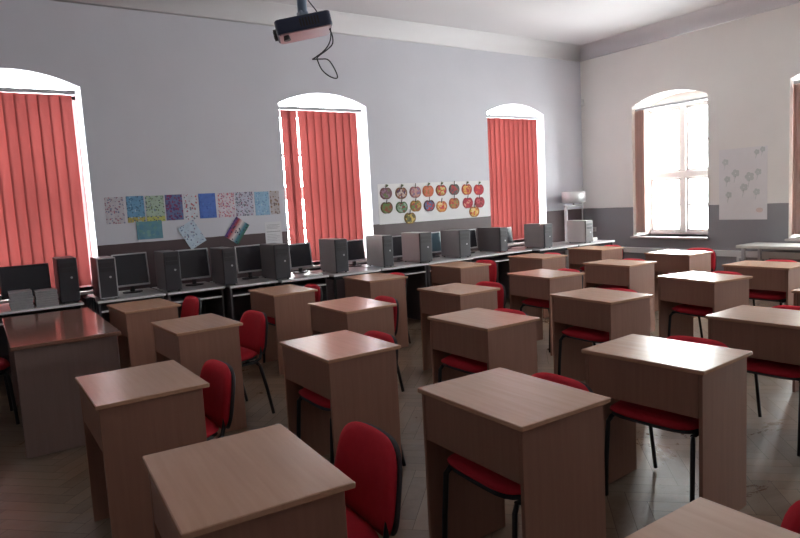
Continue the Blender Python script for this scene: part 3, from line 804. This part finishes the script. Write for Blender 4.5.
MB().prism([(-.24+.05*math.cos(k*PI/5), -.38+.035*math.sin(k*PI/5)) for k in range(10)], .0008, Matrix.Translation((-.0016, 0, 0)) @ toX).build('rose_mark', pm2, r)

r = empty('cable_trunking', (WB-.02, 4.2, .50), 0, 'pale cable trunking running along the side wall below the windows', 'trunking')
MB().box(-.02, .019, -2.2, 2.9, .0, .09, .004).build('channel', M['white_plastic'], r)
for y, bit in ((4.82, 'nearer the bright window'), (4.50, 'nearer the bench')):
    r = empty('wall_socket', (WB-.001, y, .43), 0, f'small white wall socket under the poster, {bit}', 'socket', 'sockets under the poster')
    MB().box(-.045, 0, -.06, .06, 0, .068, .008, None, 2).build('socket_box', M['white_plastic'], r)
    MB().cyl((0, 0, 0), .022, .02, .004, 16, Matrix.Translation((-.045, 0, .034)) @ Matrix.Rotation(-PI/2, 4, 'Y')).build('outlet', M['grey_laminate'], r)
r = empty('wall_socket', (WB-.001, 7.45, .85), 0, 'small white wall socket on the side wall dado near the room corner', 'socket')
MB().box(-.03, 0, -.035, .035, 0, .08, .008, None, 2).build('socket_box', M['white_plastic'], r)
MB().cyl((0, 0, 0), .02, .018, .004, 16, Matrix.Translation((-.03, 0, .04)) @ Matrix.Rotation(-PI/2, 4, 'Y')).build('outlet', M['grey_laminate'], r)

r = empty('bench', (8.93, 3.40, 0), 0, 'long pale table against the side wall under the window at the photo edge', 'table')
MB().box(-.27, .27, -1.2, 1.2, .685, .725, .004).build('tabletop', M['bench'], r)
for sx in (1, -1):
    for sy in (1, -1): MB().box(sx*.22-.02, sx*.22+.02, sy*1.12-.02, sy*1.12+.02, 0, .686, .003).build('leg', M['silver'], r)

r = empty('telephone', (8.36, 6.80, HT+.001), .3, 'small white device on the corner table beside the pale tower', 'device')
MB().prism([(-.09, -.06), (.09, -.06), (.09, .06), (-.09, .06)], .045, None, .008).build('body', M['white_plastic'], r)
MB().box(-.085, .085, .01, .05, .05, .075, .008, None, 2).build('handset', M['silver'], r)

# ------------------------------------------------------------------ ceiling projector
PX, PY, PZ = 1.955, 3.93, 2.765
ang = math.atan2(.40, -.92)          # lens side looks towards the teaching end
r = empty('projector', (PX, PY, PZ), 0, 'dark navy projector hanging from the ceiling with a dangling cable', 'projector')
Rz = Matrix.Rotation(ang, 4, 'Z') @ Matrix.Rotation(.19, 4, 'Y') @ Matrix.Scale(1.08, 4)
# body local: +x lens side, y the long axis
out = [(.105, -.15), (.105, .15), (-.105, .15), (-.105, -.15)]
rb = []
for (cx, cy, a0) in ((.135, -.09, -PI/2), (.145, .09, 0), (-.14, .09, PI/2), (-.14, -.09, PI)):
    for k in range(5): rb.append((cx+.03*math.cos(a0+k*PI/8), cy+.03*math.sin(a0+k*PI/8)))
MB().prism(rb, .085, Rz @ Matrix.Translation((0, 0, -.042)), .006).build('body', M['navy'], r)
MB().prism([(p[0]*.93, p[1]*.93) for p in rb], .006, Rz @ Matrix.Translation((0, 0, -.048))).build('underside', M['projector_bottom'], r)
mb = MB().cyl((0, 0, 0), .036, .034, .03, 24, Rz @ Matrix.Translation((.155, -.055, 0)) @ Matrix.Rotation(PI/2, 4, 'Y')); mb.build('lens_ring', M['black_plastic'], r)
mb = MB().cyl((0, 0, 0), .026, .022, .006, 24, Rz @ Matrix.Translation((.183, -.055, 0)) @ Matrix.Rotation(PI/2, 4, 'Y')); mb.build('lens', M['dark_glass'], r)
mb = MB()
for k in range(7): mb.box(-.09+k*.018, -.08+k*.018, .118, .1225, -.025, .025, 0, Rz)
mb.build('vent', M['black_plastic'], r)
MB().cyl((0, 0, 0), .022, .018, .03, 16, Rz @ Matrix.Translation((.12, .07, -.075))).build('foot', M['black_plastic'], r)
mb = MB().box(-.06, .06, -.05, .05, .043, .058, .003, Rz).box(-.03, .03, -.03, .03, .055, .1, .004); mb.build('bracket', M['pole_blue'], r)
MB().tube([(0, 0, .09), (0, 0, CH-PZ-.02)], .032, 16).build('mount_pole', M['pole_blue'], r)
MB().cyl((0, 0, CH-PZ-.03), .075, .075, .029, 24).build('ceiling_plate', M['pole_blue'], r)
cb = [(.115, -.09, .02), (.14, -.115, -.02), (.135, -.112, -.10), (.10, -.09, -.16), (.045, -.05, -.205), (.03, -.045, -.215), (.075, -.07, -.215), (.12, -.10, -.225), (.155, -.125, -.30), (.16, -.13, -.345), (.12, -.11, -.335), (.075, -.085, -.29), (.05, -.075, -.225), (.06, -.07, -.2), (.12, -.085, -.155), (.16, -.10, -.11), (.15, -.105, -.04), (.12, -.09, .01)]
def smooth(p, n=5):
    o = []
    for i in range(len(p)-1):
        p0, p1, p2, p3 = (Vector(p[max(0, min(len(p)-1, i+d))]) for d in (-1, 0, 1, 2))
        for k in range(n):
            t = k/n
            o.append(.5*((2*p1)+(p2-p0)*t+(2*p0-5*p1+4*p2-p3)*t*t+(3*p1-p0-3*p2+p3)*t**3))
    o.append(Vector(p[-1])); return o
MB().tube(smooth(cb), .0042, 6).build('cable', M['cable'], r)
MB().tube(smooth([(.03, 0, .2), (.05, -.02, .16), (.08, -.05, .10), (.09, -.06, .05)]), .004, 6).build('cable', M['cable'], r)

# ------------------------------------------------------------------ light: overcast daylight through the windows
w = bpy.data.worlds.new('daylight'); sc.world = w; w.use_nodes = True
bg = w.node_tree.nodes['Background']; bg.inputs[0].default_value = (.96, .98, 1., 1); bg.inputs[1].default_value = 14.
def portal(loc, rot, sx, sy):
    L = bpy.data.lights.new('daylight_portal', 'AREA'); L.shape = 'RECTANGLE'; L.size = sx; L.size_y = sy
    L.cycles.is_portal = True
    o = bpy.data.objects.new('daylight_portal', L); COL.objects.link(o); o.location = loc; o.rotation_euler = rot
for a, b in winA: portal(((a+b)/2, WA+DEEP+.02, (SILL+3.08)/2), (-PI/2, 0, 0), b-a, 3.08-SILL)
for a, b in winB: portal((WB+DEEP+.02, (a+b)/2, (SILL+3.0)/2), (PI/2, 0, PI/2), b-a, 3.0-SILL)

# ------------------------------------------------------------------ camera
cam = bpy.data.cameras.new('camera'); co = bpy.data.objects.new('camera', cam); COL.objects.link(co)
cam.sensor_width = 36; cam.lens = 36*628.18/800; cam.clip_start = .05
rt = Vector((0.82716, -0.55934, -0.05422)); up = Vector((0.10409, 0.05767, 0.99289)); fw = Vector((0.55224, 0.82693, -0.10593))
co.matrix_world = Matrix(((rt.x, up.x, -fw.x, 0), (rt.y, up.y, -fw.y, 0), (rt.z, up.z, -fw.z, 1.57), (0, 0, 0, 1)))
sc.camera = co
sc.view_settings.view_transform = 'Standard'; sc.view_settings.look = 'None'; sc.view_settings.gamma = 1
sc.view_settings.use_curve_mapping = False
sc.view_settings.exposure = 1.54
sc.cycles.use_denoising = True
sc.cycles.max_bounces = 10; sc.cycles.diffuse_bounces = 7; sc.cycles.transparent_max_bounces = 12
sc.cycles.sample_clamp_indirect = 6
